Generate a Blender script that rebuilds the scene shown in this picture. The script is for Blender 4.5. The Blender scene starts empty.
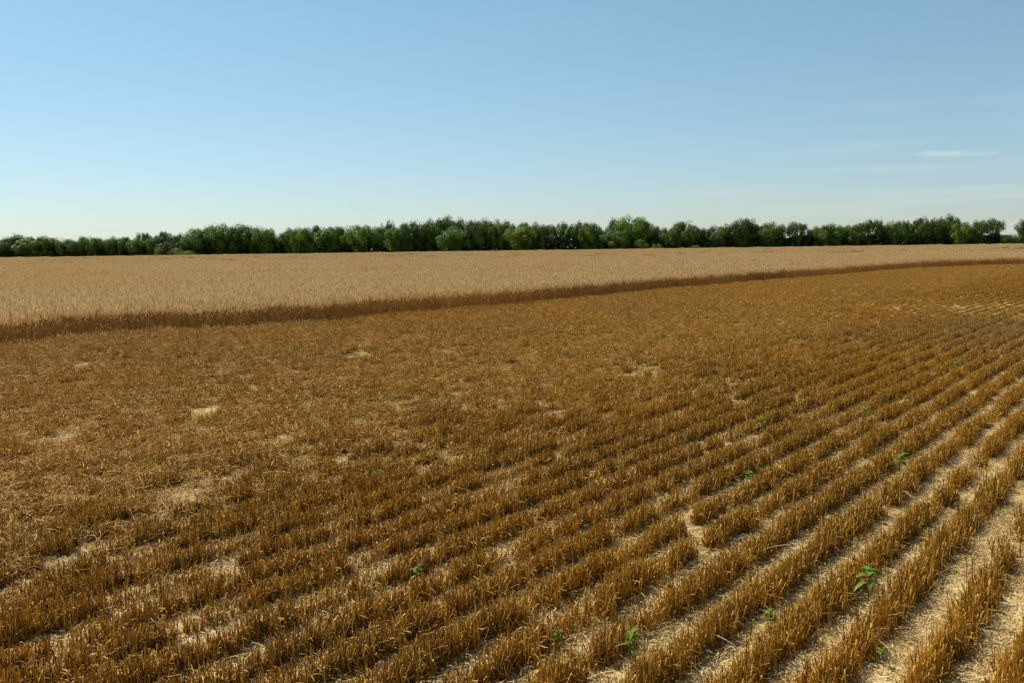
import bpy, math, random
import numpy as np
from mathutils import Matrix, Vector
R = math.radians
rng = np.random.default_rng(11)
random.seed(11)
scene = bpy.context.scene
COL = scene.collection

# ------------------------------------------------------------------ camera
W, H, F = 1024, 683, 995.0
CAM_H = 2.2
cam_data = bpy.data.cameras.new('camera')
cam = bpy.data.objects.new('camera', cam_data); COL.objects.link(cam)
cam_data.sensor_width = 36; cam_data.lens = 36 * F / W
cam_data.clip_start = 0.05; cam_data.clip_end = 20000
CM = (Matrix.Translation((0, 0, CAM_H)) @ Matrix.Rotation(R(90 - 5.39), 4, 'X') @ Matrix.Rotation(R(-0.81), 4, 'Z'))
cam.matrix_world = CM
scene.camera = cam
RM = np.array(CM.to_3x3())

def ray(px, py):
    d = RM @ np.array([(px - W / 2) / F, (H / 2 - py) / F, -1.0])
    return d
def ground(px, py, z=0.0):
    d = ray(px, py); t = (z - CAM_H) / d[2]
    return np.array([d[0] * t, d[1] * t])
def project(P):
    P = np.atleast_2d(P); q = (P - np.array([0, 0, CAM_H])) @ RM
    zz = np.where(q[:, 2] > -0.1, -0.1, q[:, 2])
    return W / 2 + F * q[:, 0] / -zz, H / 2 - F * q[:, 1] / -zz, -q[:, 2]

# ------------------------------------------------------------------ sky and sun
SUN_EL, SUN_AZ = 50.0, -50.0      # azimuth measured from +Y (view) towards +X
world = bpy.data.worlds.new('World'); scene.world = world; world.use_nodes = True
nt = world.node_tree; N = nt.nodes; L = nt.links
bg = N['Background']
sky = N.new('ShaderNodeTexSky'); sky.sky_type = 'NISHITA'; sky.sun_disc = False
sky.sun_elevation = R(SUN_EL); sky.sun_rotation = R(SUN_AZ)
sky.altitude = 300; sky.air_density = 1.0; sky.dust_density = 0.25; sky.ozone_density = 1.2
bg.inputs['Strength'].default_value = 0.090
# thin cirrus veil low in the sky towards the right of the view
tc = N.new('ShaderNodeTexCoord')
mp = N.new('ShaderNodeMapping'); mp.inputs['Scale'].default_value = (2.0, 2.0, 26.0); L.new(tc.outputs['Generated'], mp.inputs[0])
nz = N.new('ShaderNodeTexNoise'); nz.inputs['Scale'].default_value = 2.6; nz.inputs['Detail'].default_value = 6; L.new(mp.outputs[0], nz.inputs['Vector'])
mr = N.new('ShaderNodeMapRange'); mr.inputs['From Min'].default_value = 0.47; mr.inputs['From Max'].default_value = 0.72; mr.inputs['To Max'].default_value = 0.36
L.new(nz.outputs['Fac'], mr.inputs['Value'])
sx = N.new('ShaderNodeSeparateXYZ'); L.new(tc.outputs['Generated'], sx.inputs[0])
mx = N.new('ShaderNodeMapRange'); mx.inputs['From Min'].default_value = 0.10; mx.inputs['From Max'].default_value = 0.5; L.new(sx.outputs['X'], mx.inputs['Value'])
mz = N.new('ShaderNodeMapRange'); mz.inputs['From Min'].default_value = 0.16; mz.inputs['From Max'].default_value = 0.05; L.new(sx.outputs['Z'], mz.inputs['Value'])
m1 = N.new('ShaderNodeMath'); m1.operation = 'MULTIPLY'; L.new(mx.outputs[0], m1.inputs[0]); L.new(mz.outputs[0], m1.inputs[1])
m2 = N.new('ShaderNodeMath'); m2.operation = 'MULTIPLY'; L.new(m1.outputs[0], m2.inputs[0]); L.new(mr.outputs[0], m2.inputs[1])
mixc = N.new('ShaderNodeMix'); mixc.data_type = 'RGBA'; L.new(m2.outputs[0], mixc.inputs[0]); 
tr = N.new('ShaderNodeValToRGB'); tr.color_ramp.elements[0].position = 0.0; tr.color_ramp.elements[0].color = (.70, .785, .945, 1); tr.color_ramp.elements[1].position = .22; tr.color_ramp.elements[1].color = (.90, 1.05, .985, 1)
L.new(sx.outputs['Z'], tr.inputs[0]); tm_ = N.new('ShaderNodeMix'); tm_.data_type = 'RGBA'; tm_.blend_type = 'MULTIPLY'; tm_.inputs[0].default_value = 1
L.new(sky.outputs[0], tm_.inputs[6]); L.new(tr.outputs[0], tm_.inputs[7]); L.new(tm_.outputs[2], mixc.inputs[6])
mixc.inputs[7].default_value = (8.2, 8.2, 8.2, 1)
L.new(mixc.outputs[2], bg.inputs['Color'])

sun_d = bpy.data.lights.new('sun', 'SUN'); sun_d.energy = 5.0; sun_d.angle = R(0.53); sun_d.color = (1.0, 0.95, 0.86)
sun = bpy.data.objects.new('sun', sun_d); COL.objects.link(sun)
sd = Vector((math.sin(R(SUN_AZ)) * math.cos(R(SUN_EL)), math.cos(R(SUN_AZ)) * math.cos(R(SUN_EL)), math.sin(R(SUN_EL))))
sun.rotation_euler = sd.to_track_quat('Z', 'Y').to_euler(); sun.location = sd * 50
vs = scene.view_settings
vs.view_transform = 'Standard'; vs.look = 'None'; vs.exposure = 0.27; vs.gamma = 1.0; vs.use_curve_mapping = False
scene.render.engine = 'CYCLES'
scene.cycles.max_bounces = 6; scene.cycles.volume_bounces = 4; scene.cycles.transmission_bounces = 3; scene.cycles.diffuse_bounces = 2

# ------------------------------------------------------------------ helpers
def tag(o, label=None, cat=None, group=None, kind=None):
    if label: o['label'] = label
    if cat: o['category'] = cat
    if group: o['group'] = group
    if kind: o['kind'] = kind
    return o

class MB:
    """collects vertices / faces / one colour value per vertex"""
    def __init__(s): s.v = []; s.f = []; s.c = []
    def add(s, vs_, fs, c=0.5):
        b = len(s.v); s.v.extend([tuple(p) for p in vs_]); s.f.extend([tuple(i + b for i in f) for f in fs]); s.c.extend([c] * len(vs_))
    def tube(s, pts, rad, n=3, c=0.5, cap=True):
        b = len(s.v); k = len(pts); ph = random.uniform(0, 6.28)
        for i, p in enumerate(pts):
            a = np.array(pts[min(i + 1, k - 1)]) - np.array(pts[max(i - 1, 0)]); a = a / (np.linalg.norm(a) + 1e-9)
            r = np.array([1.0, 0, 0]) if abs(a[0]) < .8 else np.array([0, 1.0, 0])
            e1 = np.cross(a, r); e1 /= np.linalg.norm(e1); e2 = np.cross(a, e1)
            for j in range(n):
                t = 2 * math.pi * j / n + ph
                s.v.append(tuple(np.array(p) + rad[i] * (math.cos(t) * e1 + math.sin(t) * e2))); s.c.append(c)
        for i in range(k - 1):
            for j in range(n):
                j2 = (j + 1) % n
                s.f.append((b + i * n + j, b + i * n + j2, b + (i + 1) * n + j2, b + (i + 1) * n + j))
        if cap: s.f.append(tuple(b + (k - 1) * n + j for j in range(n)))
    def blade(s, pts, wid, side, c=0.5):
        b = len(s.v)
        for p, w in zip(pts, wid):
            p = np.array(p); s.v.append(tuple(p - side * w)); s.v.append(tuple(p + side * w)); s.c += [c, c]
        for i in range(len(pts) - 1):
            s.f.append((b + 2 * i, b + 2 * i + 1, b + 2 * i + 3, b + 2 * i + 2))
    def mesh(s, name, mat):
        me = bpy.data.meshes.new(name); me.from_pydata(s.v, [], s.f)
        at = me.attributes.new('tone', 'FLOAT', 'POINT'); at.data.foreach_set('value', np.array(s.c, dtype=np.float32))
        me.materials.append(mat); me.update()
        return me
    def build(s, name, mat, parent=None, col=None):
        o = bpy.data.objects.new(name, s.mesh(name, mat)); (col or COL).objects.link(o)
        if parent: o.parent = parent
        return o

def new_mat(name):
    m = bpy.data.materials.new(name); m.use_nodes = True
    n = m.node_tree.nodes; n.clear(); return m, n, m.node_tree.links

def ramp(n, stops):
    r = n.new('ShaderNodeValToRGB'); e = r.color_ramp.elements
    while len(e) < len(stops): e.new(0.5)
    for el, (p, c) in zip(e, stops): el.position = p; el.color = (*c, 1)
    return r

def straw_mat(name, stops, trans=0.35, patch=None, patch_scale=0.35, patch_amt=0.35, rough=0.6, grey=None, zmix=None):
    """plant fibre: colour from the per-stalk tone, drifting over the field; thin enough to let light through"""
    m, n, l = new_mat(name)
    at = n.new('ShaderNodeAttribute'); at.attribute_name = 'tone'
    rp = ramp(n, stops); l.new(at.outputs['Fac'], rp.inputs[0])
    geo = n.new('ShaderNodeNewGeometry')
    nz = n.new('ShaderNodeTexNoise'); nz.inputs['Scale'].default_value = patch_scale; nz.inputs['Detail'].default_value = 5; l.new(geo.outputs['Position'], nz.inputs['Vector'])
    r2 = n.new('ShaderNodeMapRange'); r2.inputs['From Min'].default_value = .35; r2.inputs['From Max'].default_value = .68; l.new(nz.outputs['Fac'], r2.inputs['Value']); r2.inputs['To Max'].default_value = patch_amt
    mx = n.new('ShaderNodeMix'); mx.data_type = 'RGBA'; mx.blend_type = 'MIX'
    l.new(r2.outputs[0], mx.inputs[0]); l.new(rp.outputs[0], mx.inputs[6]); mx.inputs[7].default_value = (*(patch or stops[-1][1]), 1)
    colr = mx.outputs[2]
    if grey:
        ga = n.new('ShaderNodeAttribute'); ga.attribute_name = 'grey'; ga.attribute_type = 'INSTANCER'
        m3 = n.new('ShaderNodeMix'); m3.data_type = 'RGBA'; l.new(ga.outputs['Fac'], m3.inputs[0]); l.new(colr, m3.inputs[6]); m3.inputs[7].default_value = (*grey, 1); colr = m3.outputs[2]
    d = n.new('ShaderNodeBsdfPrincipled'); l.new(colr, d.inputs['Base Color']); d.inputs['Roughness'].default_value = rough
    d.inputs['Specular IOR Level'].default_value = 0.25
    t = n.new('ShaderNodeBsdfTranslucent'); l.new(colr, t.inputs['Color'])
    ms = n.new('ShaderNodeMixShader'); ms.inputs[0].default_value = trans; l.new(d.outputs[0], ms.inputs[1]); l.new(t.outputs[0], ms.inputs[2])
    o = n.new('ShaderNodeOutputMaterial'); l.new(ms.outputs[0], o.inputs['Surface'])
    return m

# ------------------------------------------------------------------ materials
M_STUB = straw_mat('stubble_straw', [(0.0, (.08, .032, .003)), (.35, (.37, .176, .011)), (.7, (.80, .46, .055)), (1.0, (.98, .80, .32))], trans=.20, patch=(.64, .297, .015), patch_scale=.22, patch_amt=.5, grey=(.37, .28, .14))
M_LITTER = straw_mat('loose_straw', [(0.0, (.16, .09, .022)), (.35, (.58, .395, .13)), (1.0, (.94, .76, .39))], trans=.25, patch=(.70, .50, .19), patch_amt=.3, patch_scale=2)
M_WHEAT = straw_mat('wheat_straw', [(0.0, (.10, .045, .009)), (.35, (.38, .20, .040)), (.7, (.80, .55, .235)), (1.0, (.97, .81, .48))], trans=.18, patch=(.80, .43, .10), patch_scale=.05, patch_amt=.35)

def ground_mat():
    m, n, l = new_mat('straw_covered_soil')
    geo = n.new('ShaderNodeNewGeometry')
    def noise(sc, det=6, rg=.6):
        x = n.new('ShaderNodeTexNoise'); x.inputs['Scale'].default_value = sc; x.inputs['Detail'].default_value = det; x.inputs['Roughness'].default_value = rg; l.new(geo.outputs['Position'], x.inputs['Vector']); return x
    a = noise(38, 8, .7); b = noise(3.0, 5); c = noise(.35, 3)
    ra = ramp(n, [(.34, (.13, .08, .030)), (.44, (.54, .39, .16)), (.60, (.78, .61, .30))]); l.new(a.outputs['Fac'], ra.inputs[0])
    rb = ramp(n, [(.35, (.40, .28, .10)), (.62, (.70, .54, .27))]); l.new(b.outputs['Fac'], rb.inputs[0])
    mx = n.new('ShaderNodeMix'); mx.data_type = 'RGBA'; mx.inputs[0].default_value = .45; l.new(ra.outputs[0], mx.inputs[6]); l.new(rb.outputs[0], mx.inputs[7])
    r3 = n.new('ShaderNodeMapRange'); r3.inputs['From Min'].default_value = .4; r3.inputs['From Max'].default_value = .7; r3.inputs['To Max'].default_value = .4; l.new(c.outputs['Fac'], r3.inputs['Value'])
    m2 = n.new('ShaderNodeMix'); m2.data_type = 'RGBA'; l.new(r3.outputs[0], m2.inputs[0]); l.new(mx.outputs[2], m2.inputs[6]); m2.inputs[7].default_value = (.36, .23, .10, 1)
    d = n.new('ShaderNodeBsdfPrincipled'); d.inputs['Roughness'].default_value = .95; d.inputs['Specular IOR Level'].default_value = .1; l.new(m2.outputs[2], d.inputs['Base Color'])
    bp = n.new('ShaderNodeBump'); bp.inputs['Strength'].default_value = .8; bp.inputs['Distance'].default_value = .015; l.new(a.outputs['Fac'], bp.inputs['Height']); l.new(bp.outputs[0], d.inputs['Normal'])
    o = n.new('ShaderNodeOutputMaterial'); l.new(d.outputs[0], o.inputs['Surface'])
    return m
M_GROUND = ground_mat()

def leaf_mat(name, trans=.35):
    m, n, l = new_mat(name)
    oi = n.new('ShaderNodeObjectInfo')
    at = n.new('ShaderNodeAttribute'); at.attribute_name = 'tone'
    hs = n.new('ShaderNodeHueSaturation'); l.new(oi.outputs['Color'], hs.inputs['Color'])
    r = n.new('ShaderNodeMapRange'); r.inputs['To Min'].default_value = .6; r.inputs['To Max'].default_value = 1.55; l.new(at.outputs['Fac'], r.inputs['Value']); l.new(r.outputs[0], hs.inputs['Value'])
    d = n.new('ShaderNodeBsdfPrincipled'); d.inputs['Roughness'].default_value = .55; d.inputs['Specular IOR Level'].default_value = .3; l.new(hs.outputs[0], d.inputs['Base Color'])
    t = n.new('ShaderNodeBsdfTranslucent'); l.new(hs.outputs[0], t.inputs['Color'])
    ms = n.new('ShaderNodeMixShader'); ms.inputs[0].default_value = trans; l.new(d.outputs[0], ms.inputs[1]); l.new(t.outputs[0], ms.inputs[2])
    o = n.new('ShaderNodeOutputMaterial'); l.new(ms.outputs[0], o.inputs['Surface'])
    return m
M_LEAF = leaf_mat('tree_leaves', .3)
M_WEED = leaf_mat('weed_leaves', .4)
def bark_mat():
    m, n, l = new_mat('bark')
    geo = n.new('ShaderNodeTexCoord'); x = n.new('ShaderNodeTexNoise'); x.inputs['Scale'].default_value = 3; l.new(geo.outputs['Object'], x.inputs['Vector'])
    rp = ramp(n, [(.3, (.06, .045, .032)), (.7, (.17, .14, .11))]); l.new(x.outputs['Fac'], rp.inputs[0])
    d = n.new('ShaderNodeBsdfPrincipled'); d.inputs['Roughness'].default_value = .9; l.new(rp.outputs[0], d.inputs['Base Color'])
    o = n.new('ShaderNodeOutputMaterial'); l.new(d.outputs[0], o.inputs['Surface']); return m
M_BARK = bark_mat()

# ------------------------------------------------------------------ ground sheet
def ground_sheet():
    # fine near the camera (clods and wheel ruts), coarse to the horizon
    xs = np.concatenate([[-6000, -2500, -1000, -400, -150, -60], np.arange(-30, 40.1, .25), [60, 150, 400, 1000, 2500, 6000]])
    ys = np.concatenate([[-3000, -500, -60], np.arange(0, 45.1, .25), [60, 100, 200, 500, 1200, 3000, 9000]])
    X, Y = np.meshgrid(xs, ys)
    Z = .012 * np.sin(X * 1.7 + .6 * np.sin(Y * .9)) * np.cos(Y * 1.3 + X * .5) + .01 * np.sin(X * 3.9 + Y * 2.7) + rng.normal(0, .004, X.shape)
    near = (np.abs(X) < 31) & (Y < 44) & (Y > .5); Z = np.where(near, Z, 0)
    me = bpy.data.meshes.new('ground'); ny, nx = X.shape
    idx = np.arange(nx * ny).reshape(ny, nx)
    fs = np.stack([idx[:-1, :-1], idx[:-1, 1:], idx[1:, 1:], idx[1:, :-1]], -1).reshape(-1, 4)
    me.from_pydata(np.stack([X, Y, Z], -1).reshape(-1, 3).tolist(), [], fs.tolist())
    me.polygons.foreach_set('use_smooth', [True] * len(me.polygons))
    me.materials.append(M_GROUND); o = bpy.data.objects.new('ground', me); COL.objects.link(o)
    tag(o, kind='structure')
ground_sheet()

# ------------------------------------------------------------------ geometry-node scatter (for stuff only)
def source_collection(name, meshes):
    c = bpy.data.collections.new(name)
    for i, me in enumerate(meshes):
        o = bpy.data.objects.new(f'{name}_{i:02d}', me); c.objects.link(o)
    return c
def scatter(name, pts, rot, scl, var, col, extra=None):
    me = bpy.data.meshes.new(name); me.from_pydata(np.asarray(pts).tolist(), [], [])
    def att(nm, ty, arr, field):
        a = me.attributes.new(nm, ty, 'POINT'); a.data.foreach_set(field, np.ascontiguousarray(arr).ravel())
    att('rot', 'FLOAT_VECTOR', rot.astype(np.float32), 'vector'); att('scl', 'FLOAT_VECTOR', scl.astype(np.float32), 'vector')
    att('var', 'INT', var.astype(np.int32), 'value')
    g0 = extra if extra is not None else np.zeros(len(pts)); att('grey', 'FLOAT', g0.astype(np.float32), 'value')
    o = bpy.data.objects.new(name, me); COL.objects.link(o)
    g = bpy.data.node_groups.new(name + '_scatter', 'GeometryNodeTree')
    g.interface.new_socket('Geometry', in_out='INPUT', socket_type='NodeSocketGeometry'); g.interface.new_socket('Geometry', in_out='OUTPUT', socket_type='NodeSocketGeometry')
    n = g.nodes; l = g.links
    gi = n.new('NodeGroupInput'); go = n.new('NodeGroupOutput')
    ci = n.new('GeometryNodeCollectionInfo'); ci.inputs['Collection'].default_value = col; ci.inputs['Separate Children'].default_value = True; ci.inputs['Reset Children'].default_value = True
    ip = n.new('GeometryNodeInstanceOnPoints'); ip.inputs['Pick Instance'].default_value = True
    def na(nm, ty):
        a = n.new('GeometryNodeInputNamedAttribute'); a.data_type = ty; a.inputs['Name'].default_value = nm; return a.outputs['Attribute']
    l.new(gi.outputs[0], ip.inputs['Points']); l.new(ci.outputs[0], ip.inputs['Instance']); l.new(na('var', 'INT'), ip.inputs['Instance Index'])
    l.new(na('rot', 'FLOAT_VECTOR'), ip.inputs['Rotation']); l.new(na('scl', 'FLOAT_VECTOR'), ip.inputs['Scale'])
    l.new(ip.outputs[0], go.inputs[0])
    md = o.modifiers.new('scatter', 'NODES'); md.node_group = g
    return o

# smooth 2-D value noise for placement
_tab = rng.random((256, 256))
def vnoise(x, y):
    xi = np.floor(x).astype(int); yi = np.floor(y).astype(int); fx = x - xi; fy = y - yi
    fx = fx * fx * (3 - 2 * fx); fy = fy * fy * (3 - 2 * fy)
    g = lambda a, b: _tab[a % 256, b % 256]
    return (g(xi, yi) * (1 - fx) + g(xi + 1, yi) * fx) * (1 - fy) + (g(xi, yi + 1) * (1 - fx) + g(xi + 1, yi + 1) * fx) * fy
def fbm(x, y): return .55 * vnoise(x, y) + .3 * vnoise(x * 2.1 + 7, y * 2.1 + 3) + .15 * vnoise(x * 4.3 + 1, y * 4.3 + 9)
def in_view(x, y, m=60, z=.2):
    px, py, d = project(np.stack([x, y, np.full_like(x, z)], -1))
    return (d > .5) & (px > -m) & (px < W + m) & (py < H + m + 50)

# ------------------------------------------------------------------ the edge between cut and standing wheat
edge_px = [(0, 342), (60, 335.5), (100, 332), (130, 329.5), (160, 327), (220, 327), (250, 325), (300, 321), (350, 316.5), (400, 311.5), (450, 307.5), (500, 303.5), (560, 298.5), (610, 293.5), (630, 290.5), (700, 285), (760, 280), (800, 277), (850, 273), (880, 270), (910, 268), (950, 266), (1024, 263.5)]
E = np.array([ground(*p, .13) for p in edge_px])
d0 = (E[0] - E[5]); E = np.vstack([E[0] + d0 * 3, E[0] + d0 * .8, E, E[-1] + (E[-1] - E[-4]) * .6 + np.array([4, 0]), E[-1] + (E[-1] - E[-4]) * 3 + np.array([40, 0])])
def edge_dist(x, y):
    """signed distance to the edge polyline, positive on the standing-wheat side"""
    P = np.stack([x, y], -1); best = np.full(len(P), 1e9); sg = np.ones(len(P))
    for a, b in zip(E[:-1], E[1:]):
        ab = b - a; t = np.clip(((P - a) @ ab) / (ab @ ab), 0, 1); q = a + t[:, None] * ab; dd = np.hypot(*(P - q).T)
        cr = ab[0] * (P[:, 1] - a[1]) - ab[1] * (P[:, 0] - a[0]); up = dd < best
        best = np.where(up, dd, best); sg = np.where(up, np.sign(cr), sg)
    return best * sg

# ------------------------------------------------------------------ standing wheat
WH = .63
def wheat_patch(size, n, thick=1.0, seed=0, edge=False):
    r = np.random.default_rng(seed); mb = MB()
    for _ in range(n):
        x, y = r.uniform(-size / 2, size / 2, 2); h = WH * r.normal(1, .10); a = r.uniform(0, 6.28); lean = abs(r.normal(0, .05))
        dx, dy = math.cos(a) * lean, math.sin(a) * lean; side = np.array([-math.sin(a + 1.2), math.cos(a + 1.2), 0.])
        w = .0035 * thick; t = r.uniform(0, .28)
        top = np.array([x + dx, y + dy, h * .86])
        mb.blade([(x, y, 0), (x + dx * .4, y + dy * .4, h * .5), top], [w, w * .9, w * .6], side, t)
        hw = .0108 * thick; dr = r.uniform(.0, .05); tip = top + np.array([math.cos(a) * dr, math.sin(a) * dr, h * .14])
        mid = (top + tip) / 2 + np.array([0, 0, .01]); th = r.choice([r.uniform(.35, .6), r.uniform(.7, 1.0)], p=[.35, .65])
        s2 = np.array([side[1], -side[0], 0])
        mb.blade([top, mid, tip], [hw * .6, hw, hw * .25], side, th); mb.blade([top, mid, tip], [hw * .6, hw, hw * .25], s2, th)
        for k in range(2):   # awns
            b = r.normal(0, .3, 2); aw = tip + np.array([b[0] * .1, b[1] * .1, r.uniform(.03, .07)])
            mb.blade([mid, aw], [.002 * thick, .0008 * thick], side, min(1, th + .1))
        if r.random() < .6:  # dry leaf
            z0 = r.uniform(.25, .7) * h; b = r.uniform(0, 6.28); ln = r.uniform(.06, .16)
            mb.blade([(x, y, z0), (x + math.cos(b) * ln * .6, y + math.sin(b) * ln * .6, z0 + .03), (x + math.cos(b) * ln, y + math.sin(b) * ln, z0 - r.uniform(0, .08))], [.004 * thick, .005 * thick, .001], np.array([-math.sin(b), math.cos(b), 0.]), r.uniform(0, .6))
    return mb.mesh('wheat_patch', M_WHEAT)
wheat_meshes = [wheat_patch(.56, 84, 1.0, 100 + i) for i in range(5)] + [wheat_patch(2.2, 900, 1.5, 200 + i) for i in range(3)] + [wheat_patch(5.4, 2600, 2.6, 300 + i) for i in range(3)]
wheat_col = source_collection('wheat_patch', wheat_meshes)
TL, TR = np.array([-.515 * 540 - 60, 552.]), np.array([.515 * 430 + 60, 418.])   # tree line
def treeline_y(x): return TL[1] + (x - TL[0]) / (TR[0] - TL[0]) * (TR[1] - TL[1])
WP = [[], [], [], []]
def wheat_grid(step, dmin, dmax, vmin, vn, jitter):
    lim = dmax * .62 + 8
    X, Y = np.meshgrid(np.arange(-lim, lim, step), np.arange(0, dmax, step)); X = X.ravel() + rng.uniform(-jitter, jitter, X.size); Y = Y.ravel() + rng.uniform(-jitter, jitter, Y.size)
    k = (Y >= dmin) & (Y < dmax) & in_view(X, Y, 90) & (Y < treeline_y(X) - 8); X, Y = X[k], Y[k]
    ed = edge_dist(X, Y) + 1.0 * (fbm(X * .9, Y * .9) - .5); return X, Y, ed, vmin, vn
def push(X, Y, vmin, vn, hs):
    n = len(X); WP[0].append(np.stack([X, Y, np.zeros(n)], -1)); WP[1].append(np.stack([rng.normal(0, .05, n), rng.normal(0, .05, n), rng.uniform(0, 6.28, n)], -1))
    WP[2].append(np.stack([np.ones(n), np.ones(n), hs], -1)); WP[3].append(vmin + rng.integers(0, vn, n))
def hscale(X, Y): return .84 + .20 * fbm(X * .12, Y * .12) + .13 * fbm(X * .9, Y * .9) + rng.normal(0, .045, len(X))
X, Y, ed, a, b = wheat_grid(.5, 10, 62, 0, 5, .12); k = ed > .22; push(X[k], Y[k], a, b, hscale(X[k], Y[k]))
X, Y, ed, a, b = wheat_grid(.5, 62, 130, 0, 5, .12); k = (ed > .22) & (ed < 3.2); push(X[k], Y[k], a, b, hscale(X[k], Y[k]))
X, Y, ed, a, b = wheat_grid(2.0, 61.4, 150, 5, 3, .2); k = ed > 3.2; push(X[k], Y[k], a, b, hscale(X[k], Y[k]))
X, Y, ed, a, b = wheat_grid(5.0, 148.5, 545, 8, 3, .4); k = ed > 3.2; push(X[k], Y[k], a, b, hscale(X[k], Y[k]))
o = scatter('wheat_crop', np.vstack(WP[0]), np.vstack(WP[1]), np.vstack(WP[2]), np.concatenate(WP[3]), wheat_col)
tag(o, 'ripe pale golden wheat still standing between the cut stubble and the treeline', 'wheat', kind='stuff')
print('wheat patches', sum(len(p) for p in WP[0]))

# ------------------------------------------------------------------ stubble
SH = .145
def stubble_row(n, ln, width, seed, messy=0.0):
    r = np.random.default_rng(seed); mb = MB()
    nc = n // 4
    for _ in range(nc):
        cx, cy = r.uniform(-ln / 2, ln / 2), r.normal(0, width * (2.3 if r.random() < .13 else .95))
        for _k in range(r.integers(2, 7)):
            x, y = cx + r.normal(0, .012), cy + r.normal(0, .012); a = r.uniform(0, 6.28); lean = abs(r.normal(0, .026 + .09 * messy))
            h = SH * r.normal(1, .12 + .12 * messy) * (1 - .35 * messy * r.random())
            if r.random() < .06: h *= r.uniform(1.1, 1.5)
            dx, dy = math.cos(a) * lean, math.sin(a) * lean; t = float(np.clip(r.beta(1.35, 1.75), 0, 1)); w = r.uniform(.0017, .0030)
            zt = math.sqrt(max(h * h - lean * lean, .0009))
            mb.tube([(x, y, -.01), (x + dx * .45, y + dy * .45, zt * .55), (x + dx, y + dy, zt)], [w * 1.15, w, w * .95], 3, t)
            if r.random() < .75:   # leaf sheath or dry blade
                z0 = r.uniform(.15, .85) * zt; b = r.uniform(0, 6.28); l_ = r.uniform(.02, .09) * (1 + messy)
                mb.blade([(x, y, z0), (x + math.cos(b) * l_ * .6, y + math.sin(b) * l_ * .6, z0 + r.uniform(0, .03)), (x + math.cos(b) * l_, y + math.sin(b) * l_, max(.005, z0 - r.uniform(-.02, .06)))], [.0022, .003, .0008], np.array([-math.sin(b), math.cos(b), 0.]), float(np.clip(t + r.normal(0, .15), 0, 1)))
    for _ in range(int(n * 2.3)):   # short dry leaves and tillers at the foot; weathered tone, darkened to paint shade
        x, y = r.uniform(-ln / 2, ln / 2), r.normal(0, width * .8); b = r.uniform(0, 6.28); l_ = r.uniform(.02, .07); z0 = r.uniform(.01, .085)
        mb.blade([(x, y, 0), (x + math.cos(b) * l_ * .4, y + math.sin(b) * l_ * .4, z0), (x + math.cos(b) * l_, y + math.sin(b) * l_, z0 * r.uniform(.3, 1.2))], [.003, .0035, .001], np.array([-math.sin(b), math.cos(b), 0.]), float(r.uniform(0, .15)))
    for _ in range(int(n * (.12 + .6 * messy))):   # broken straw caught in the row
        x, y = r.uniform(-ln / 2, ln / 2), r.normal(0, width * 1.6); a = r.uniform(0, 6.28); l_ = r.uniform(.04, .14); z = r.uniform(.005, .06 + .10 * messy); e = r.normal(0, .35)
        p2 = (x + math.cos(a) * l_, y + math.sin(a) * l_, max(.004, z + math.sin(e) * l_))
        mb.tube([(x, y, z), p2], [.0017, .0015], 3, float(np.clip(r.beta(2.4, 2), 0, 1)))
    return mb.mesh('stubble_row', M_STUB)
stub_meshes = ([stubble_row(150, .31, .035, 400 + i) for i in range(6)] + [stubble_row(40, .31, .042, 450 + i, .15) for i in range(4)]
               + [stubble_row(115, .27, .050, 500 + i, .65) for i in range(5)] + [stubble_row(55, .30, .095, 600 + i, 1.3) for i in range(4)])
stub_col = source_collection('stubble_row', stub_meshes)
TH = R(35.2); D = np.array([math.sin(TH), math.cos(TH)]); NN = np.array([-math.cos(TH), math.sin(TH)])
SP = .362; SEG = .265
u_idx = np.arange(-75, 110); v = np.arange(-45, 150, SEG)
U, V = np.meshgrid(u_idx * SP, v); roff = rng.normal(0, .008, len(u_idx)); U = U + roff[None, :]
U = U.ravel(); V = V.ravel() + rng.uniform(-.04, .04, V.size)
wob = .07 * (vnoise(V * .10 + 3, U * .05) - .5) + .035 * (vnoise(V * .9, U * 3.1) - .5)
PU = U + wob
X = PU * NN[0] + V * D[0]; Y = PU * NN[1] + V * D[1]
k = (Y > .5) & in_view(X, Y, 110); X, Y, U, V = X[k], Y[k], U[k], V[k]
ed = edge_dist(X, Y); k = ed < .15; X, Y, U, V, ed = X[k], Y[k], U[k], V[k], ed[k]
mess = np.clip((U - 2.0 * np.clip((X - 8) / 10, 0, 1) + 1.3 * (fbm(X * .35, Y * .35) - .5) * 2 - 5.9) / 3.2, 0, 1)
px, py, dep = project(np.stack([X, Y, np.zeros_like(X)], -1))
sparse = np.exp(-((px - 950) / 120) ** 2) * np.exp(-((py - 308) / 15.) ** 2)
mess = mess * (1 - .9 * sparse)
greyv = np.exp(-(((px - 1000) / 90) ** 2 + ((py - 332) / 12) ** 2)) * .45 + np.clip(fbm(X * .25 + 9, Y * .25) - .58, 0, 1) * .8
n = len(X)
dn = fbm(V * 1.7 + 31, U * 2.6) + .05 * (fbm(X * .3 + 70, Y * .3) - .5)       # thick and thin stretches along each row
fine = vnoise(X * 4.3 + 11, Y * 4.3 + 5)
dense_edge = np.clip(1 - (-ed - 1) / 7.0, 0, 1)
keep = rng.random(n) < np.where(dn < .21 + .03 * mess, .35 + .2 * mess, .98) * (1 - .55 * mess * (fine < .39) * (1 - dense_edge)) * (1 - .12 * sparse)
SPn = [[], [], [], [], []]
def addp(x, y, rz, tilt, hs, ws, var, g):
    n = len(x); SPn[0].append(np.stack([x, y, np.zeros(n)], -1)); SPn[1].append(np.stack([rng.normal(0, 1, n) * tilt, rng.normal(0, 1, n) * tilt, rz], -1))
    SPn[2].append(np.stack([np.ones(n), ws, hs], -1)); SPn[3].append(var); SPn[4].append(g)
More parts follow.
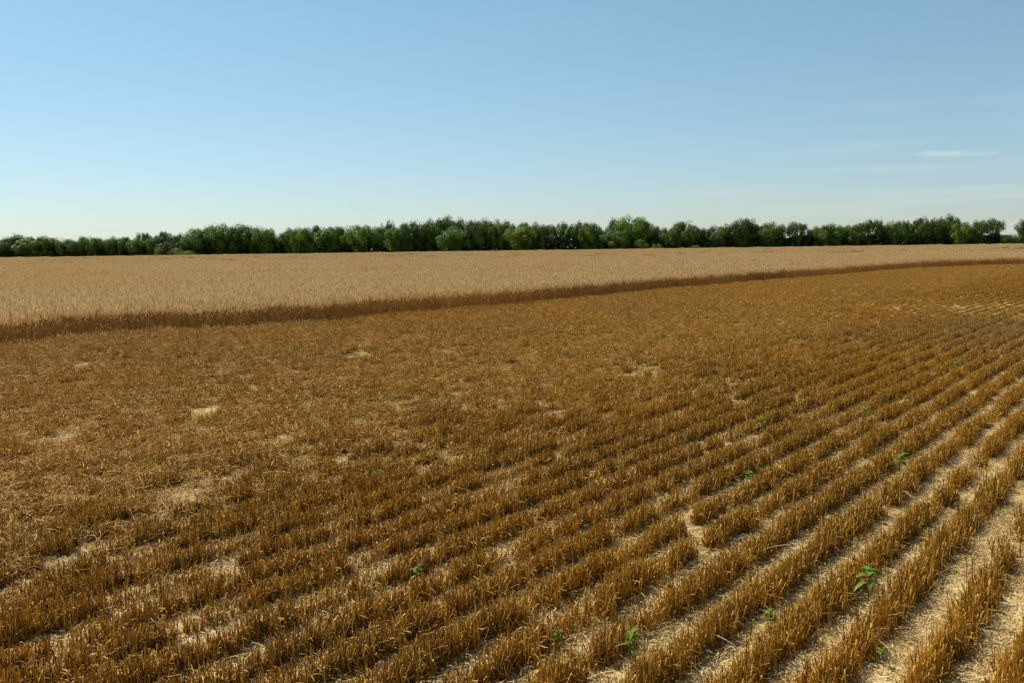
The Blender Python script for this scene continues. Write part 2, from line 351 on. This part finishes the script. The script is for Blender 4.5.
flip = rng.integers(0, 2, n) * math.pi; ang = math.pi / 2 - TH
thin = dn < .34 + .07 * np.clip(U / 4, 0, 1) + .05 * rng.normal(0, 1, n)
messy = rng.random(n) < mess * 1.1
var = np.where(messy, np.where(rng.random(n) < .75, 10 + rng.integers(0, 5, n), 15 + rng.integers(0, 4, n)), np.where(thin, 6 + rng.integers(0, 4, n), rng.integers(0, 6, n)))
hs = (.84 + .32 * fbm(V * .9, U * 3.3)) * (1 - .18 * mess + .55 * mess * (fine - .5)) * (1 - .55 * sparse) + rng.normal(0, .06, n)
jl = rng.normal(0, 1, n) * (.010 + .045 * mess)
xx, yy = X + NN[0] * jl, Y + NN[1] * jl
addp(xx[keep], yy[keep], (ang + flip + rng.normal(0, 1, n) * (.04 + .5 * mess))[keep], .035, hs[keep], rng.uniform(.8, 1.25, n)[keep] + .1 * mess[keep], var[keep], greyv[keep])
# trampled straw between the rows where the cut is ragged
k = rng.random(n) < mess * np.maximum(np.clip((fbm(X * 2.4 + 50, Y * 2.4) - .44) * 4, .0, .55), .75 * dense_edge)
addp(X[k] + NN[0] * SP / 2 + rng.normal(0, .06, k.sum()), Y[k] + NN[1] * SP / 2 + rng.normal(0, .06, k.sum()), rng.uniform(0, 6.28, k.sum()), .06, rng.uniform(.35, .85, k.sum()), np.ones(k.sum()), 10 + rng.integers(0, 9, k.sum()), greyv[k])
# flattened straw mat lying over the ragged part
for rep_ in range(2):
    k = rng.random(n) < mess * .5
    m_ = k.sum(); addp(X[k] + rng.uniform(-.2, .2, m_), Y[k] + rng.uniform(-.2, .2, m_), rng.uniform(0, 6.28, m_), .03, rng.uniform(.12, .4, m_), rng.uniform(.9, 1.5, m_), 15 + rng.integers(0, 4, m_), greyv[k])
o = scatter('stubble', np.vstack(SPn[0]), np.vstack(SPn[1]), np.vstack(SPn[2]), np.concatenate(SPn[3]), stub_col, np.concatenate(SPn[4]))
tag(o, 'rows of golden brown cut wheat stubble running away across the pale ground', 'stubble', kind='stuff')
print('stubble', sum(len(p) for p in SPn[0]))

# ------------------------------------------------------------------ loose straw on the ground
def litter_patch(n, size, seed):
    r = np.random.default_rng(seed); mb = MB()
    for _ in range(n):
        x, y = r.uniform(-size / 2, size / 2, 2); a = r.uniform(0, 6.28); l_ = r.choice([r.uniform(.015, .05), r.uniform(.05, .15)], p=[.7, .3]); z = r.choice([r.uniform(.004, .015), r.uniform(.015, .035)], p=[.7, .3])
        c = float(np.clip(r.beta(2.5, 1.8), 0, 1)); w = r.uniform(.0012, .0026)
        if r.random() < .55: mb.tube([(x, y, z), (x + math.cos(a) * l_, y + math.sin(a) * l_, z + r.uniform(-.004, .012))], [w, w * .8], 3, c)
        else: mb.blade([(x, y, z), (x + math.cos(a) * l_ * .5, y + math.sin(a) * l_ * .5, z + r.uniform(0, .015)), (x + math.cos(a + .4) * l_, y + math.sin(a + .4) * l_, z)], [w, w * 1.6, w * .5], np.array([-math.sin(a), math.cos(a), 0.]), c)
    return mb.mesh('litter_patch', M_LITTER)
def long_straw(seed):
    r = np.random.default_rng(seed); mb = MB(); l_ = r.uniform(.13, .26); c = r.uniform(.7, 1); bow = r.uniform(.0, .03)
    cv = r.uniform(-.03, .03)
    pts = [(t * l_ - l_ / 2, cv * math.sin(t * 3), .03 + bow * math.sin(t * math.pi)) for t in np.linspace(0, 1, 6)]
    mb.tube(pts, [.0017] * 6, 4, c); return mb.mesh('long_straw', M_LITTER)
lit_col = source_collection('litter_patch', [litter_patch(340, .5, 700 + i) for i in range(6)] + [long_straw(800 + i) for i in range(6)])
gx, gy = np.meshgrid(np.arange(-16, 24, .42), np.arange(3, 34, .40)); gx = gx.ravel() + rng.uniform(-.1, .1, gx.size); gy = gy.ravel() + rng.uniform(-.1, .1, gy.size)
k = in_view(gx, gy, 60) & (edge_dist(gx, gy) < 0); gx, gy = gx[k], gy[k]
nb = np.hypot(gx, gy) < 13; gx = np.concatenate([gx, gx[nb] + .2]); gy = np.concatenate([gy, gy[nb] + .2])
n1 = len(gx); k2 = rng.integers(0, n1, 420)
lx = np.concatenate([gx, gx[k2] + rng.uniform(-.2, .2, 420)]); ly = np.concatenate([gy, gy[k2] + rng.uniform(-.2, .2, 420)]); n = len(lx)
zz = np.concatenate([np.zeros(n1), rng.uniform(.0, .11, 420)])
o = scatter('straw_litter', np.stack([lx, ly, zz], -1), np.stack([np.concatenate([np.zeros(n1), rng.normal(0, .25, 420)]), np.concatenate([np.zeros(n1), rng.normal(0, .3, 420)]), rng.uniform(0, 6.28, n)], -1), np.ones((n, 3)), np.concatenate([rng.integers(0, 6, n1), 6 + rng.integers(0, 6, 420)]), lit_col)
tag(o, 'loose pale chopped straw and chaff lying on the ground between stubble rows', 'straw litter', kind='stuff')

# ------------------------------------------------------------------ trees
def crown_mesh(kind, seed):
    """crown in a unit box: radius 1 across, height 0..1; leaf faces gathered in clumps with gaps between"""
    r = np.random.default_rng(seed); blobs = []
    def dome(zlo, zc, n, rb, gappy=0.0, flat=1.0):
        for i in range(n):
            for _ in range(30):
                p = r.normal(0, 1, 3); p /= np.linalg.norm(p); q = r.random() ** .4
                x, y = p[0] * q * .82, p[1] * q * .82
                z = zc + p[2] * q * ((1 - zc) - rb * .55 if p[2] > 0 else (zc - zlo))
                if all((x - b[0]) ** 2 + (y - b[1]) ** 2 + ((z - b[2]) * 1.6) ** 2 > (gappy * rb) ** 2 for b in blobs): break
            blobs.append((x, y, z, rb * r.uniform(.65, 1.2)))
    if kind == 'dense': dome(.02, .50, 52, .30)
    elif kind == 'broad': dome(.04, .55, 44, .29, .6)
    elif kind == 'loose': dome(.12, .6, 30, .25, 1.0)
    elif kind == 'open':
        dome(.42, .70, 24, .25, .85)
        for i in range(9): a = r.uniform(0, 6.28); q = r.uniform(.1, .6); blobs.append((q * math.cos(a), q * math.sin(a), r.uniform(.08, .42), r.uniform(.12, .2)))
    elif kind == 'spiky':
        for i in range(34): a = r.uniform(0, 6.28); z = r.uniform(.08, .93); q = r.uniform(0, .25 + .5 * z); blobs.append((q * math.cos(a), q * math.sin(a) , z, .17 * r.uniform(.7, 1.1)))
    elif kind == 'bush': dome(.02, .4, 18, .33)
    vs_, fs, cs = [], [], []
    tot = {'dense': 12000, 'broad': 11000, 'loose': 6200, 'open': 5600, 'spiky': 3600, 'bush': 2500}[kind]
    for (bx, by, bz, br) in blobs:
        m = int(tot / len(blobs) * r.uniform(.8, 1.2)); tone = r.uniform(.15, .85)
        p = r.normal(0, 1, (m, 3)); p /= np.linalg.norm(p, axis=1)[:, None]; rad = br * (r.random(m) ** .27) * r.uniform(.9, 1.03, m)
        c = p * rad[:, None] * np.array([1, 1, .62]) + np.array([bx, by, bz])
        for i in range(m):
            if c[i, 2] < .01: continue
            nrm = p[i] * 1.2 + np.array([0, 0, .35]) + r.normal(0, .3, 3); nrm /= np.linalg.norm(nrm)
            e1 = np.cross(nrm, r.normal(0, 1, 3)); e1 /= np.linalg.norm(e1); e2 = np.cross(nrm, e1)
            s = r.uniform(.020, .038); a = np.array([1, 1, .62]); b = len(vs_)
            vs_ += [tuple(c[i] + a * (e1 * s)), tuple(c[i] + a * (e2 * s * .8)), tuple(c[i] - a * (e1 * s)), tuple(c[i] - a * (e2 * s * .8))]
            fs.append((b, b + 1, b + 2, b + 3)); t = float(np.clip(tone + r.normal(0, .07), 0, 1)); cs += [t] * 4
    me = bpy.data.meshes.new('crown'); me.from_pydata(vs_, [], fs)
    at = me.attributes.new('tone', 'FLOAT', 'POINT'); at.data.foreach_set('value', np.array(cs, dtype=np.float32)); me.materials.append(M_LEAF)
    return me, blobs
def trunk_mesh(blobs, seed, thin=1.0):
    r = np.random.default_rng(seed); mb = MB(); w = .055 * thin
    fork = np.array([r.normal(0, .03), r.normal(0, .03), .3])
    mb.tube([(0, 0, -.02), (fork[0] * .4, fork[1] * .4, .15), tuple(fork)], [w * 1.25, w, w * .85], 8, .5)
    mb.tube([tuple(fork), (fork[0] + r.normal(0, .04), fork[1] + r.normal(0, .04), .6), (r.normal(0, .08), r.normal(0, .08), .88)], [w * .7, w * .45, w * .12], 6, .5)
    for b in sorted(blobs, key=lambda b: -b[2])[::2][:14]:
        e = np.array(b[:3]); m = fork * .45 + e * .55 + np.array([0, 0, .04 * r.uniform(-1, 1)])
        mb.tube([tuple(fork), tuple(m), tuple(e)], [w * .5, w * .28, w * .08], 5, .5)
    return mb.mesh('trunk', M_BARK)
PROTO = {}
for kind, cnt in (('dense', 4), ('broad', 4), ('loose', 4), ('open', 3), ('spiky', 1), ('bush', 2)):
    PROTO[kind] = []
    for i in range(cnt):
        cm_, bl = crown_mesh(kind, 1000 + 17 * i + len(kind) * 131); PROTO[kind].append((cm_, trunk_mesh(bl, 50 + i, .5 if kind == 'bush' else 1)))
GREEN = {'dark': (.075, .135, .017, 1), 'mid': (.105, .175, .018, 1), 'lime': (.14, .215, .020, 1), 'grey': (.10, .14, .045, 1), 'brown': (.105, .115, .035, 1), 'bright': (.14, .22, .020, 1)}
def wheatline(px): return 258.2 - .01425 * px
# x centre, half width (px), top y (px), kind, tint, depth offset (m), label
TREES = [
 (6, 12, 237.5, 'dense', 'dark', 0, 'low dark tree cut by the left end of the treeline'),
 (24, 14, 234.5, 'dense', 'dark', 6, 'dark rounded tree, highest at the far left end of the treeline'),
 (30, 12, 239.5, 'broad', 'mid', -6, 'paler low spreading tree in front of the far left dark dome'),
 (48, 11, 236.2, 'broad', 'mid', 2, 'round green tree just right of the far left dark dome'),
 (66, 8, 238.2, 'dense', 'mid', 3, 'small tree in the shallow dip left of a darker round tree'),
 (81, 9, 236, 'dense', 'dark', 0, 'darker round tree right of the first shallow dip at left'),
 (93, 7, 236.8, 'loose', 'mid', -2, 'light loose tree leaning against the right of the darker round tree'),
 (103, 8, 238, 'dense', 'dark', 4, 'low dark tree between two lighter crowns in the left part of the row'),
 (115, 8, 236.6, 'broad', 'mid', 0, 'mid green tree right of the low dark one, left part of the row'),
 (126, 8, 237.2, 'dense', 'dark', 0, 'dense tree just left of the feathery tree at left'),
 (138, 8, 237.8, 'dense', 'mid', -4, 'low round tree in front and left of the feathery tree'),
 (145, 7, 231.3, 'loose', 'grey', 6, 'thin feathery tree whose sparse tip rises above the left row'),
 (154, 8, 237.5, 'broad', 'mid', -3, 'low green tree just right of the feathery sparse tree'),
 (165, 8.5, 232, 'dense', 'dark', 3, 'upright rounded tree above the brownish tree at left'),
 (167, 7, 242, 'loose', 'brown', -8, 'brownish half dry tree low in the left row'),
 (178, 6.5, 233.5, 'loose', 'grey', 2, 'thin greyish crown left of the tall long grove'),
 (160, 6, 246, 'bush', 'mid', -12, 'low rounded bush in front of the brownish tree'),
 (180, 8, 247, 'bush', 'lime', -12, 'green bush left of the pale bush at the foot of the grove'),
 (192, 8, 250, 'bush', 'bright', -14, 'pale yellow green bush at the left foot of the tall long grove'),
 (188, 9, 237, 'broad', 'mid', 0, 'low tree in the step up to the left shoulder of the long grove'),
 (201, 14, 228.5, 'broad', 'mid', 2, 'leftmost sloping tree of the tall long grove at left'),
 (212, 14, 225.2, 'dense', 'mid', 2, 'second tree of the tall long grove, rounded at its left shoulder'),
 (226, 14, 224.3, 'broad', 'mid', 0, 'highest tree in the middle of the left tall grove'),
 (240, 14, 225, 'dense', 'dark', 1, 'tree just right of the highest one in the left grove'),
 (253, 10, 227.2, 'dense', 'dark', 1, 'darker tree with a small bump near the right of the left grove'),
 (263, 10, 227.6, 'broad', 'mid', -1, 'tree before the last one at the right of the left grove'),
 (272, 9, 231.5, 'dense', 'mid', 0, 'last sloping tree left of the sharp notch between the left groves'),
 (283, 7, 237, 'dense', 'dark', 4, 'low tree filling the sharp notch between the left groves'),
 (291, 9, 228.8, 'dense', 'dark', 0, 'dark tree directly right of the sharp notch'),
 (302, 11, 227.4, 'broad', 'lime', -1, 'lighter green tree second from the sharp notch'),
 (316, 11, 226.2, 'dense', 'mid', 1, 'third tree right of the sharp notch, slightly raised top'),
 (331, 12, 227, 'broad', 'mid', 0, 'flat topped tree in the middle of the even centre left grove'),
 (346, 11, 225.6, 'dense', 'lime', 0, 'yellowish tree right of the flat topped one'),
 (361, 12, 225.2, 'broad', 'lime', -2, 'yellowish broad tree well left of the small dark knob'),
 (375, 10, 226.2, 'dense', 'mid', 0, 'tree just left of the small dark knob'),
 (388, 7, 221, 'loose', 'dark', 8, 'small dark round knob standing above its neighbours'),
 (396, 10, 227, 'broad', 'mid', -4, 'low tree in front of the small dark knob'),
 (405, 10, 223.5, 'dense', 'mid', 0, 'tree just right of the small dark knob'),
 (419, 12, 222.2, 'dense', 'dark', 0, 'dark tree on the left slope of the central swell'),
 (432, 11, 219.4, 'broad', 'mid', 2, 'tree high on the left shoulder of the central swell'),
 (447, 12, 217.4, 'dense', 'mid', 4, 'tallest tree at the crest of the central swell'),
 (459, 9, 219, 'dense', 'dark', 3, 'tree on the right shoulder of the central swell'),
 (454, 15, 227, 'broad', 'bright', -8, 'bright lime green domed tree in front of the central swell'),
 (473, 9, 220.5, 'broad', 'dark', 0, 'dark tree in the small dip right of the central swell'),
 (486, 10, 219.2, 'dense', 'mid', 0, 'rounded tree at the left of the long centre plateau'),
 (499, 9, 220.2, 'broad', 'lime', 1, 'lighter tree second along the long centre plateau'),
 (510, 9, 221, 'dense', 'mid', 0, 'third tree along the long centre plateau'),
 (521, 13, 227, 'broad', 'lime', -7, 'low yellow green tree in front of the centre plateau'),
 (524, 9, 223, 'dense', 'mid', 2, 'slightly lower tree behind the low yellow green one'),
 (537, 10, 222.8, 'broad', 'mid', 0, 'even topped tree right of centre on the plateau'),
 (550, 9, 223.2, 'loose', 'grey', 0, 'greyish loose tree left of the two small tufts'),
 (563, 8, 221.8, 'loose', 'dark', 2, 'dark tree ending in a flat tuft on the plateau'),
 (577, 7, 221.6, 'dense', 'dark', 2, 'dark upright tree at the right end of the plateau'),
 (588, 10, 222.6, 'broad', 'mid', 0, 'round sloping tree left of the gap before the big dome'),
 (598, 8, 228, 'dense', 'mid', 0, 'last low tree on the slope down to the gap before the big dome'),
 (608, 9, 234, 'dense', 'mid', 4, 'low tree filling the gap left of the big dome'),
 (617, 12, 231, 'broad', 'mid', -6, 'low wide tree in front of the left foot of the big dome'),
 (617, 10, 218.8, 'dense', 'mid', 4, 'left lobe tree of the big dome right of centre'),
 (631, 16, 216, 'broad', 'lime', 3, 'largest tree, crest of the big dome right of centre'),
 (645, 11, 221.5, 'dense', 'mid', 1, 'right sloping tree of the big dome'),
 (643, 7, 238, 'bush', 'lime', -10, 'light green bush at the foot of the big dome'),
 (657, 9, 227.6, 'loose', 'grey', 2, 'low greyish tree in the dip right of the big dome'),
 (668, 8, 228.2, 'dense', 'mid', 0, 'low tree left of the lone broad tree with stepped top'),
 (658, 6, 243, 'bush', 'bright', -12, 'pale bush at the wheat edge right of the big dome'),
 (676, 7, 222.8, 'dense', 'mid', 0, 'stepped left lobe tree of the lone broad crown'),
 (687, 10, 220.2, 'dense', 'mid', 0, 'broad dark tree standing clear between two dips right of the dome'),
 (696, 6, 226, 'loose', 'dark', 2, 'narrow tree at the right flank of the broad dark tree'),
 (696, 5, 244.5, 'bush', 'grey', -12, 'small pale grass coloured bush below the narrow tree'),
 (704, 8, 229, 'open', 'dark', 0, 'low open tree left of the see-through tree'),
 (716, 11, 225.4, 'loose', 'dark', 0, 'see-through tree with a bright sky hole in its crown'),
 (728, 7, 228, 'open', 'dark', 2, 'thin low tree left of the tall airy tree'),
 (735, 10, 221, 'loose', 'dark', 0, 'left half of a tall airy pair with sky showing through'),
 (746, 10, 218.6, 'broad', 'dark', 0, 'right half of the tall airy pair, round topped'),
 (757, 6, 225, 'open', 'dark', 3, 'thin tree in the light gap right of the tall airy pair'),
 (768, 12, 222, 'broad', 'mid', 0, 'arched wide tree with small sky holes low in its crown'),
 (780, 9, 224.6, 'loose', 'mid', 0, 'sloping right neighbour of the arched wide tree'),
 (797, 9, 222.2, 'open', 'dark', 0, 'fan shaped tree on a bare trunk, sky around it'),
 (809, 6, 230, 'open', 'dark', 2, 'small thin tree between the fan shaped tree and the green dome'),
 (817, 8, 227, 'dense', 'mid', 1, 'left shoulder tree of the green dome at right'),
 (828, 11, 224.4, 'dense', 'mid', -1, 'wide green domed tree right of the fan shaped tree'),
 (840, 8, 226, 'dense', 'mid', 1, 'right shoulder tree of the green dome at right'),
 (852, 8, 225, 'broad', 'lime', 0, 'lighter tree left of the long airy row at right'),
 (862, 9, 221.4, 'loose', 'dark', 0, 'round airy tree opening the long airy row at right'),
 (873, 7, 219.8, 'open', 'dark', 0, 'tree with ragged twin tips in the long airy row'),
 (884, 8, 222.6, 'loose', 'mid', 0, 'tree right of the ragged twin tips'),
 (893, 8, 220.8, 'broad', 'mid', 0, 'flat crowned tree in the middle of the long airy row'),
 (904, 7, 219, 'loose', 'mid', 0, 'small round top next to the flat crowned tree'),
 (913, 6, 223, 'loose', 'lime', 1, 'lighter narrow tree in the dip before the tall dark tree'),
 (922, 7.5, 216.6, 'loose', 'dark', 0, 'tall narrow dark tree left of the highest airy tree'),
 (932, 7, 218.4, 'loose', 'mid', 0, 'tree just right of the tall narrow dark one'),
 (940, 7, 217.6, 'broad', 'dark', 1, 'dark tree touching the left of the highest airy tree'),
 (950, 9, 214.8, 'loose', 'dark', 0, 'highest rounded airy tree near the right end'),
 (960, 9, 221, 'broad', 'lime', -3, 'light yellow green tree below and right of the highest airy tree'),
 (971, 7, 226, 'dense', 'dark', 0, 'low dark tree in the dip left of the wide umbrella tree'),
 (981, 9, 220.4, 'open', 'mid', 0, 'left half of the wide umbrella crowned pair near the right end'),
 (992, 9, 219.6, 'open', 'mid', 0, 'right half of the wide umbrella crowned pair near the right end'),
 (1005, 6, 233, 'bush', 'mid', -5, 'low round bush in the sky gap near the right end'),
 (1015, 6, 232.6, 'bush', 'mid', -5, 'low bush beside the tree cut by the right edge'),
 (1025, 8, 219.5, 'loose', 'dark', 0, 'tall tree cut off by the right edge of the photo'),
]
def place_tree(px, hw, top, kind, tint, off, label, group='trees of the shelterbelt behind the wheat'):
    d = ray(px, wheatline(px)); s = TR - TL; e = d[:2]
    # hit the tree line in plan
    Mx = np.array([[e[0], -s[0]], [e[1], -s[1]]]); t = np.linalg.solve(Mx, TL)[0]; P = e * t; P = P + P / np.linalg.norm(P) * off
    dist = P[1]
    _, ytop0, _ = project(np.array([[P[0], P[1], 0.0]])); ybase = ytop0[0]
    h = max(1.5, (ybase - top) * dist / F * 1.09)
    r = hw * dist / F * 1.42
    i = random.randrange(len(PROTO[kind])); cm_, tm = PROTO[kind][i]
    nm = 'bush' if kind == 'bush' else 'broadleaf_tree'
    root = bpy.data.objects.new(nm, None); COL.objects.link(root); root.location = (P[0], P[1], 0); root.rotation_euler = (0, 0, random.uniform(0, 6.28)); root.empty_display_size = 1
    tag(root, label, 'bush' if kind == 'bush' else 'tree', 'bushes at the foot of the treeline' if kind == 'bush' else group)
    c = bpy.data.objects.new('crown', cm_); t_ = bpy.data.objects.new('trunk', tm)
    for o_ in (c, t_): COL.objects.link(o_); o_.parent = root; o_.scale = (r, r * random.uniform(.9, 1.15), h)
    g = np.array(GREEN[tint][:3]) * random.uniform(.88, 1.14) * np.array([random.uniform(.9, 1.1), 1, random.uniform(.85, 1.2)]); c.color = (*g, 1)
for t in TREES: place_tree(*t)

# dense shaded undergrowth that closes the foot of the shelterbelt
def undergrowth():
    r = np.random.default_rng(77); vs_, fs, cs = [], [], []
    s = TR - TL; ln = np.linalg.norm(s); nrm = np.array([-s[1], s[0]]) / ln; nrm = nrm if nrm[1] > 0 else -nrm
    for _ in range(140000):
        f = r.random(); px_ = f; hmax = (6.5 if f < .66 else 4.8 if f < .895 else 3.2) * (.75 + .7 * vnoise(np.array([f * 90]), np.array([.5]))[0])
        z = hmax * r.random() ** 1.15; o_ = r.uniform(-1.5, 7); p = TL + s * f + nrm * o_
        c = np.array([p[0], p[1], z]); n_ = r.normal(0, 1, 3) + np.array([0, -.3, .6]); n_ /= np.linalg.norm(n_)
        e1 = np.cross(n_, r.normal(0, 1, 3)); e1 /= np.linalg.norm(e1); e2 = np.cross(n_, e1); w = r.uniform(.25, .5); b = len(vs_)
        vs_ += [tuple(c + e1 * w), tuple(c + e2 * w), tuple(c - e1 * w), tuple(c - e2 * w)]; fs.append((b, b + 1, b + 2, b + 3)); cs += [r.uniform(.1, .6)] * 4
    me = bpy.data.meshes.new('undergrowth'); me.from_pydata(vs_, [], fs); at = me.attributes.new('tone', 'FLOAT', 'POINT'); at.data.foreach_set('value', np.array(cs, dtype=np.float32)); me.materials.append(M_LEAF)
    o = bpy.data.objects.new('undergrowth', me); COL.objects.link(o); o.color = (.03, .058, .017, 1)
    tag(o, 'dark tangled undergrowth along the foot of the treeline', 'undergrowth', kind='stuff')
undergrowth()

# ------------------------------------------------------------------ green weeds in the stubble
def weed_leaf(seed, ln, wd, droop):
    r = np.random.default_rng(seed); mb = MB(); k = 7; pts = []; n = []
    for i in range(k):
        t = i / (k - 1); x = t * ln; z = ln * (.35 * t - droop * t * t); w = wd * math.sin(math.pi * min(1, t * .93 + .07)) ** .8
        fold = w * .35
        b = len(mb.v); mb.v += [(x, -w, z + fold), (x, 0, z), (x, w, z + fold)]; tt = float(r.uniform(.4, .7)); mb.c += [tt] * 3
        if i: a = b - 3; mb.f += [(a, a + 1, b + 1, b), (a + 1, a + 2, b + 2, b + 1)]
    me = mb.mesh('leaf', M_WEED); me.polygons.foreach_set('use_smooth', [True] * len(me.polygons)); return me
LEAVES = [weed_leaf(1, .075, .020, .5), weed_leaf(2, .06, .022, .35), weed_leaf(3, .085, .013, .75), weed_leaf(4, .045, .017, .2)]
def make_weed(kind, seed):
    r = np.random.default_rng(seed)
    root = bpy.data.objects.new('green_weed', None); COL.objects.link(root)
    if kind == 'upright': hgt, nl, sc = .21, 13, 1.35
    elif kind == 'drooping': hgt, nl, sc = .26, 11, 1.6
    else: hgt, nl, sc = .16, 10, 1.1
    mb = MB(); tip = np.array([r.normal(0, .015), r.normal(0, .015), hgt]); mb.tube([(0, 0, 0), tuple(tip * .5 + np.array([.006, 0, 0])), tuple(tip)], [.0038, .003, .0018], 6, .4)
    st = mb.build('stem', M_WEED, root); st.color = (.10, .17, .035, 1)
    for i in range(nl):
        f = .55 + .45 * (i + .5) / nl; a = i * 2.4 + r.uniform(-.3, .3)
        lm = LEAVES[2] if kind == 'drooping' and i < 5 else LEAVES[r.integers(0, 4)]
        lf = bpy.data.objects.new('leaf', lm); COL.objects.link(lf); lf.parent = root; lf.location = tuple(tip * f); lf.rotation_euler = (0, r.uniform(-.35, .25), a)
        q = sc * (1.05 - .35 * f) * r.uniform(.85, 1.2); lf.scale = (q, q, q); lf.color = (.17 * r.uniform(.7, 1.15), .26 * r.uniform(.75, 1.15), .02, 1)
    return root
def copy_tree(o):
    c = o.copy(); COL.objects.link(c)
    for ch in o.children:
        d_ = ch.copy(); COL.objects.link(d_); d_.parent = c
    return c
WEEDS = [   # pixel of the leafy top, kind, scale, label
 (900, 453, 'upright', 1.15, 'brightest compact green weed, in the right half among clear stubble rows'),
 (869, 563, 'drooping', 1.1, 'tall weed with long drooping leaves, lower right'),
 (771, 608, 'upright', .8, 'small green weed on bare straw left of the tall drooping one'),
 (554, 626, 'low', 1.0, 'low weed in the gap near the bottom centre, left of another'),
 (630, 634, 'upright', .9, 'weed in a shaded furrow near the bottom, right of centre'),
 (416, 565, 'low', 1.1, 'dark green weed half hidden by stubble below the centre'),
 (332, 547, 'low', .75, 'tiny weed left of the dark green one below the centre'),
 (381, 467, 'low', 1.05, 'flat low weed standing alone in the trampled middle stubble'),
 (763, 418, 'upright', 1.1, 'round yellow green weed in the middle right stubble'),
 (736, 433, 'low', .8, 'faint small weed just left and below the round yellow green one'),
 (867, 403, 'drooping', 1.0, 'wide spreading weed above the brightest one'),
 (956, 360, 'upright', 1.3, 'far weed near the right edge, light green tuft'),
 (902, 353, 'upright', 1.1, 'far small weed left of the light green tuft'),
 (845, 348, 'low', 1.2, 'farthest faint weed, at the upper end of the stubble rows'),
 (746, 470, 'low', 1.2, 'weed at the pale bare patch in the middle right rows'),
 (884, 645, 'low', .8, 'small pale weed near the bottom right on straw'),
 (619, 463, 'low', .9, 'dull weed under straw right of the centre'),
]
wproto = {}
for i, (px_, py_, kd, sc, lb) in enumerate(WEEDS):
    hz = {'upright': .19, 'drooping': .24, 'low': .15}[kd] * sc; g = ground(px_, py_, hz)
    if kd not in wproto: w_ = make_weed(kd, 5 + i); wproto[kd] = w_
    else: w_ = copy_tree(wproto[kd])
    w_.location = (g[0], g[1], 0); q_ = sc * .86; w_.scale = (q_ * random.uniform(.85, 1.15), q_, q_ * random.uniform(.85, 1.1)); w_.rotation_euler = (0, 0, random.uniform(0, 6.28)); tag(w_, lb, 'weed', 'green weeds growing in the stubble')

# ------------------------------------------------------------------ small cloud wisp
def cloud(px_, py_, dist, wpx, hpx, dens, seed, label):
    d_ = ray(px_, py_); d_ = d_ / d_[1]; P = Vector((0, 0, CAM_H)) + Vector(d_) * dist
    m, n, l = new_mat('cloud_vapour')
    tc_ = n.new('ShaderNodeTexCoord'); mp_ = n.new('ShaderNodeMapping'); mp_.inputs['Scale'].default_value = (2.6, 1.2, 1.5); mp_.inputs['Location'].default_value = (seed, 0, 0); l.new(tc_.outputs['Object'], mp_.inputs[0])
    x = n.new('ShaderNodeTexNoise'); x.inputs['Scale'].default_value = 1.3; x.inputs['Detail'].default_value = 5; x.inputs['Roughness'].default_value = .6; l.new(mp_.outputs[0], x.inputs['Vector'])
    ln_ = n.new('ShaderNodeVectorMath'); ln_.operation = 'LENGTH'; l.new(tc_.outputs['Object'], ln_.inputs[0])
    fo = n.new('ShaderNodeMapRange'); fo.inputs['From Min'].default_value = .0; fo.inputs['From Max'].default_value = .95; fo.inputs['To Min'].default_value = .28; fo.inputs['To Max'].default_value = -.5; l.new(ln_.outputs['Value'], fo.inputs['Value'])
    ad = n.new('ShaderNodeMath'); ad.operation = 'ADD'; l.new(x.outputs['Fac'], ad.inputs[0]); l.new(fo.outputs[0], ad.inputs[1])
    mr_ = n.new('ShaderNodeMapRange'); mr_.inputs['From Min'].default_value = .42; mr_.inputs['From Max'].default_value = .9; mr_.inputs['To Max'].default_value = dens; l.new(ad.outputs[0], mr_.inputs['Value'])
    v_ = n.new('ShaderNodeVolumeScatter'); v_.inputs['Color'].default_value = (1, 1, 1, 1); v_.inputs['Anisotropy'].default_value = .2; l.new(mr_.outputs[0], v_.inputs['Density'])
    o_ = n.new('ShaderNodeOutputMaterial'); l.new(v_.outputs[0], o_.inputs['Volume'])
    import bmesh
    bm = bmesh.new(); bmesh.ops.create_icosphere(bm, subdivisions=3, radius=1); me = bpy.data.meshes.new('cloud'); bm.to_mesh(me); bm.free(); me.materials.append(m)
    ob = bpy.data.objects.new('cloud', me); COL.objects.link(ob); ob.location = P; ob.scale = (wpx / F * dist, wpx / F * dist * .6, hpx / F * dist); ob.rotation_euler = (0, 0, -math.atan2(d_[0], d_[1]))
    tag(ob, label, 'cloud')
cloud(950, 153.5, 6000, 84, 9, .0030, 3.1, 'small thin white cloud streak low in the sky at right')
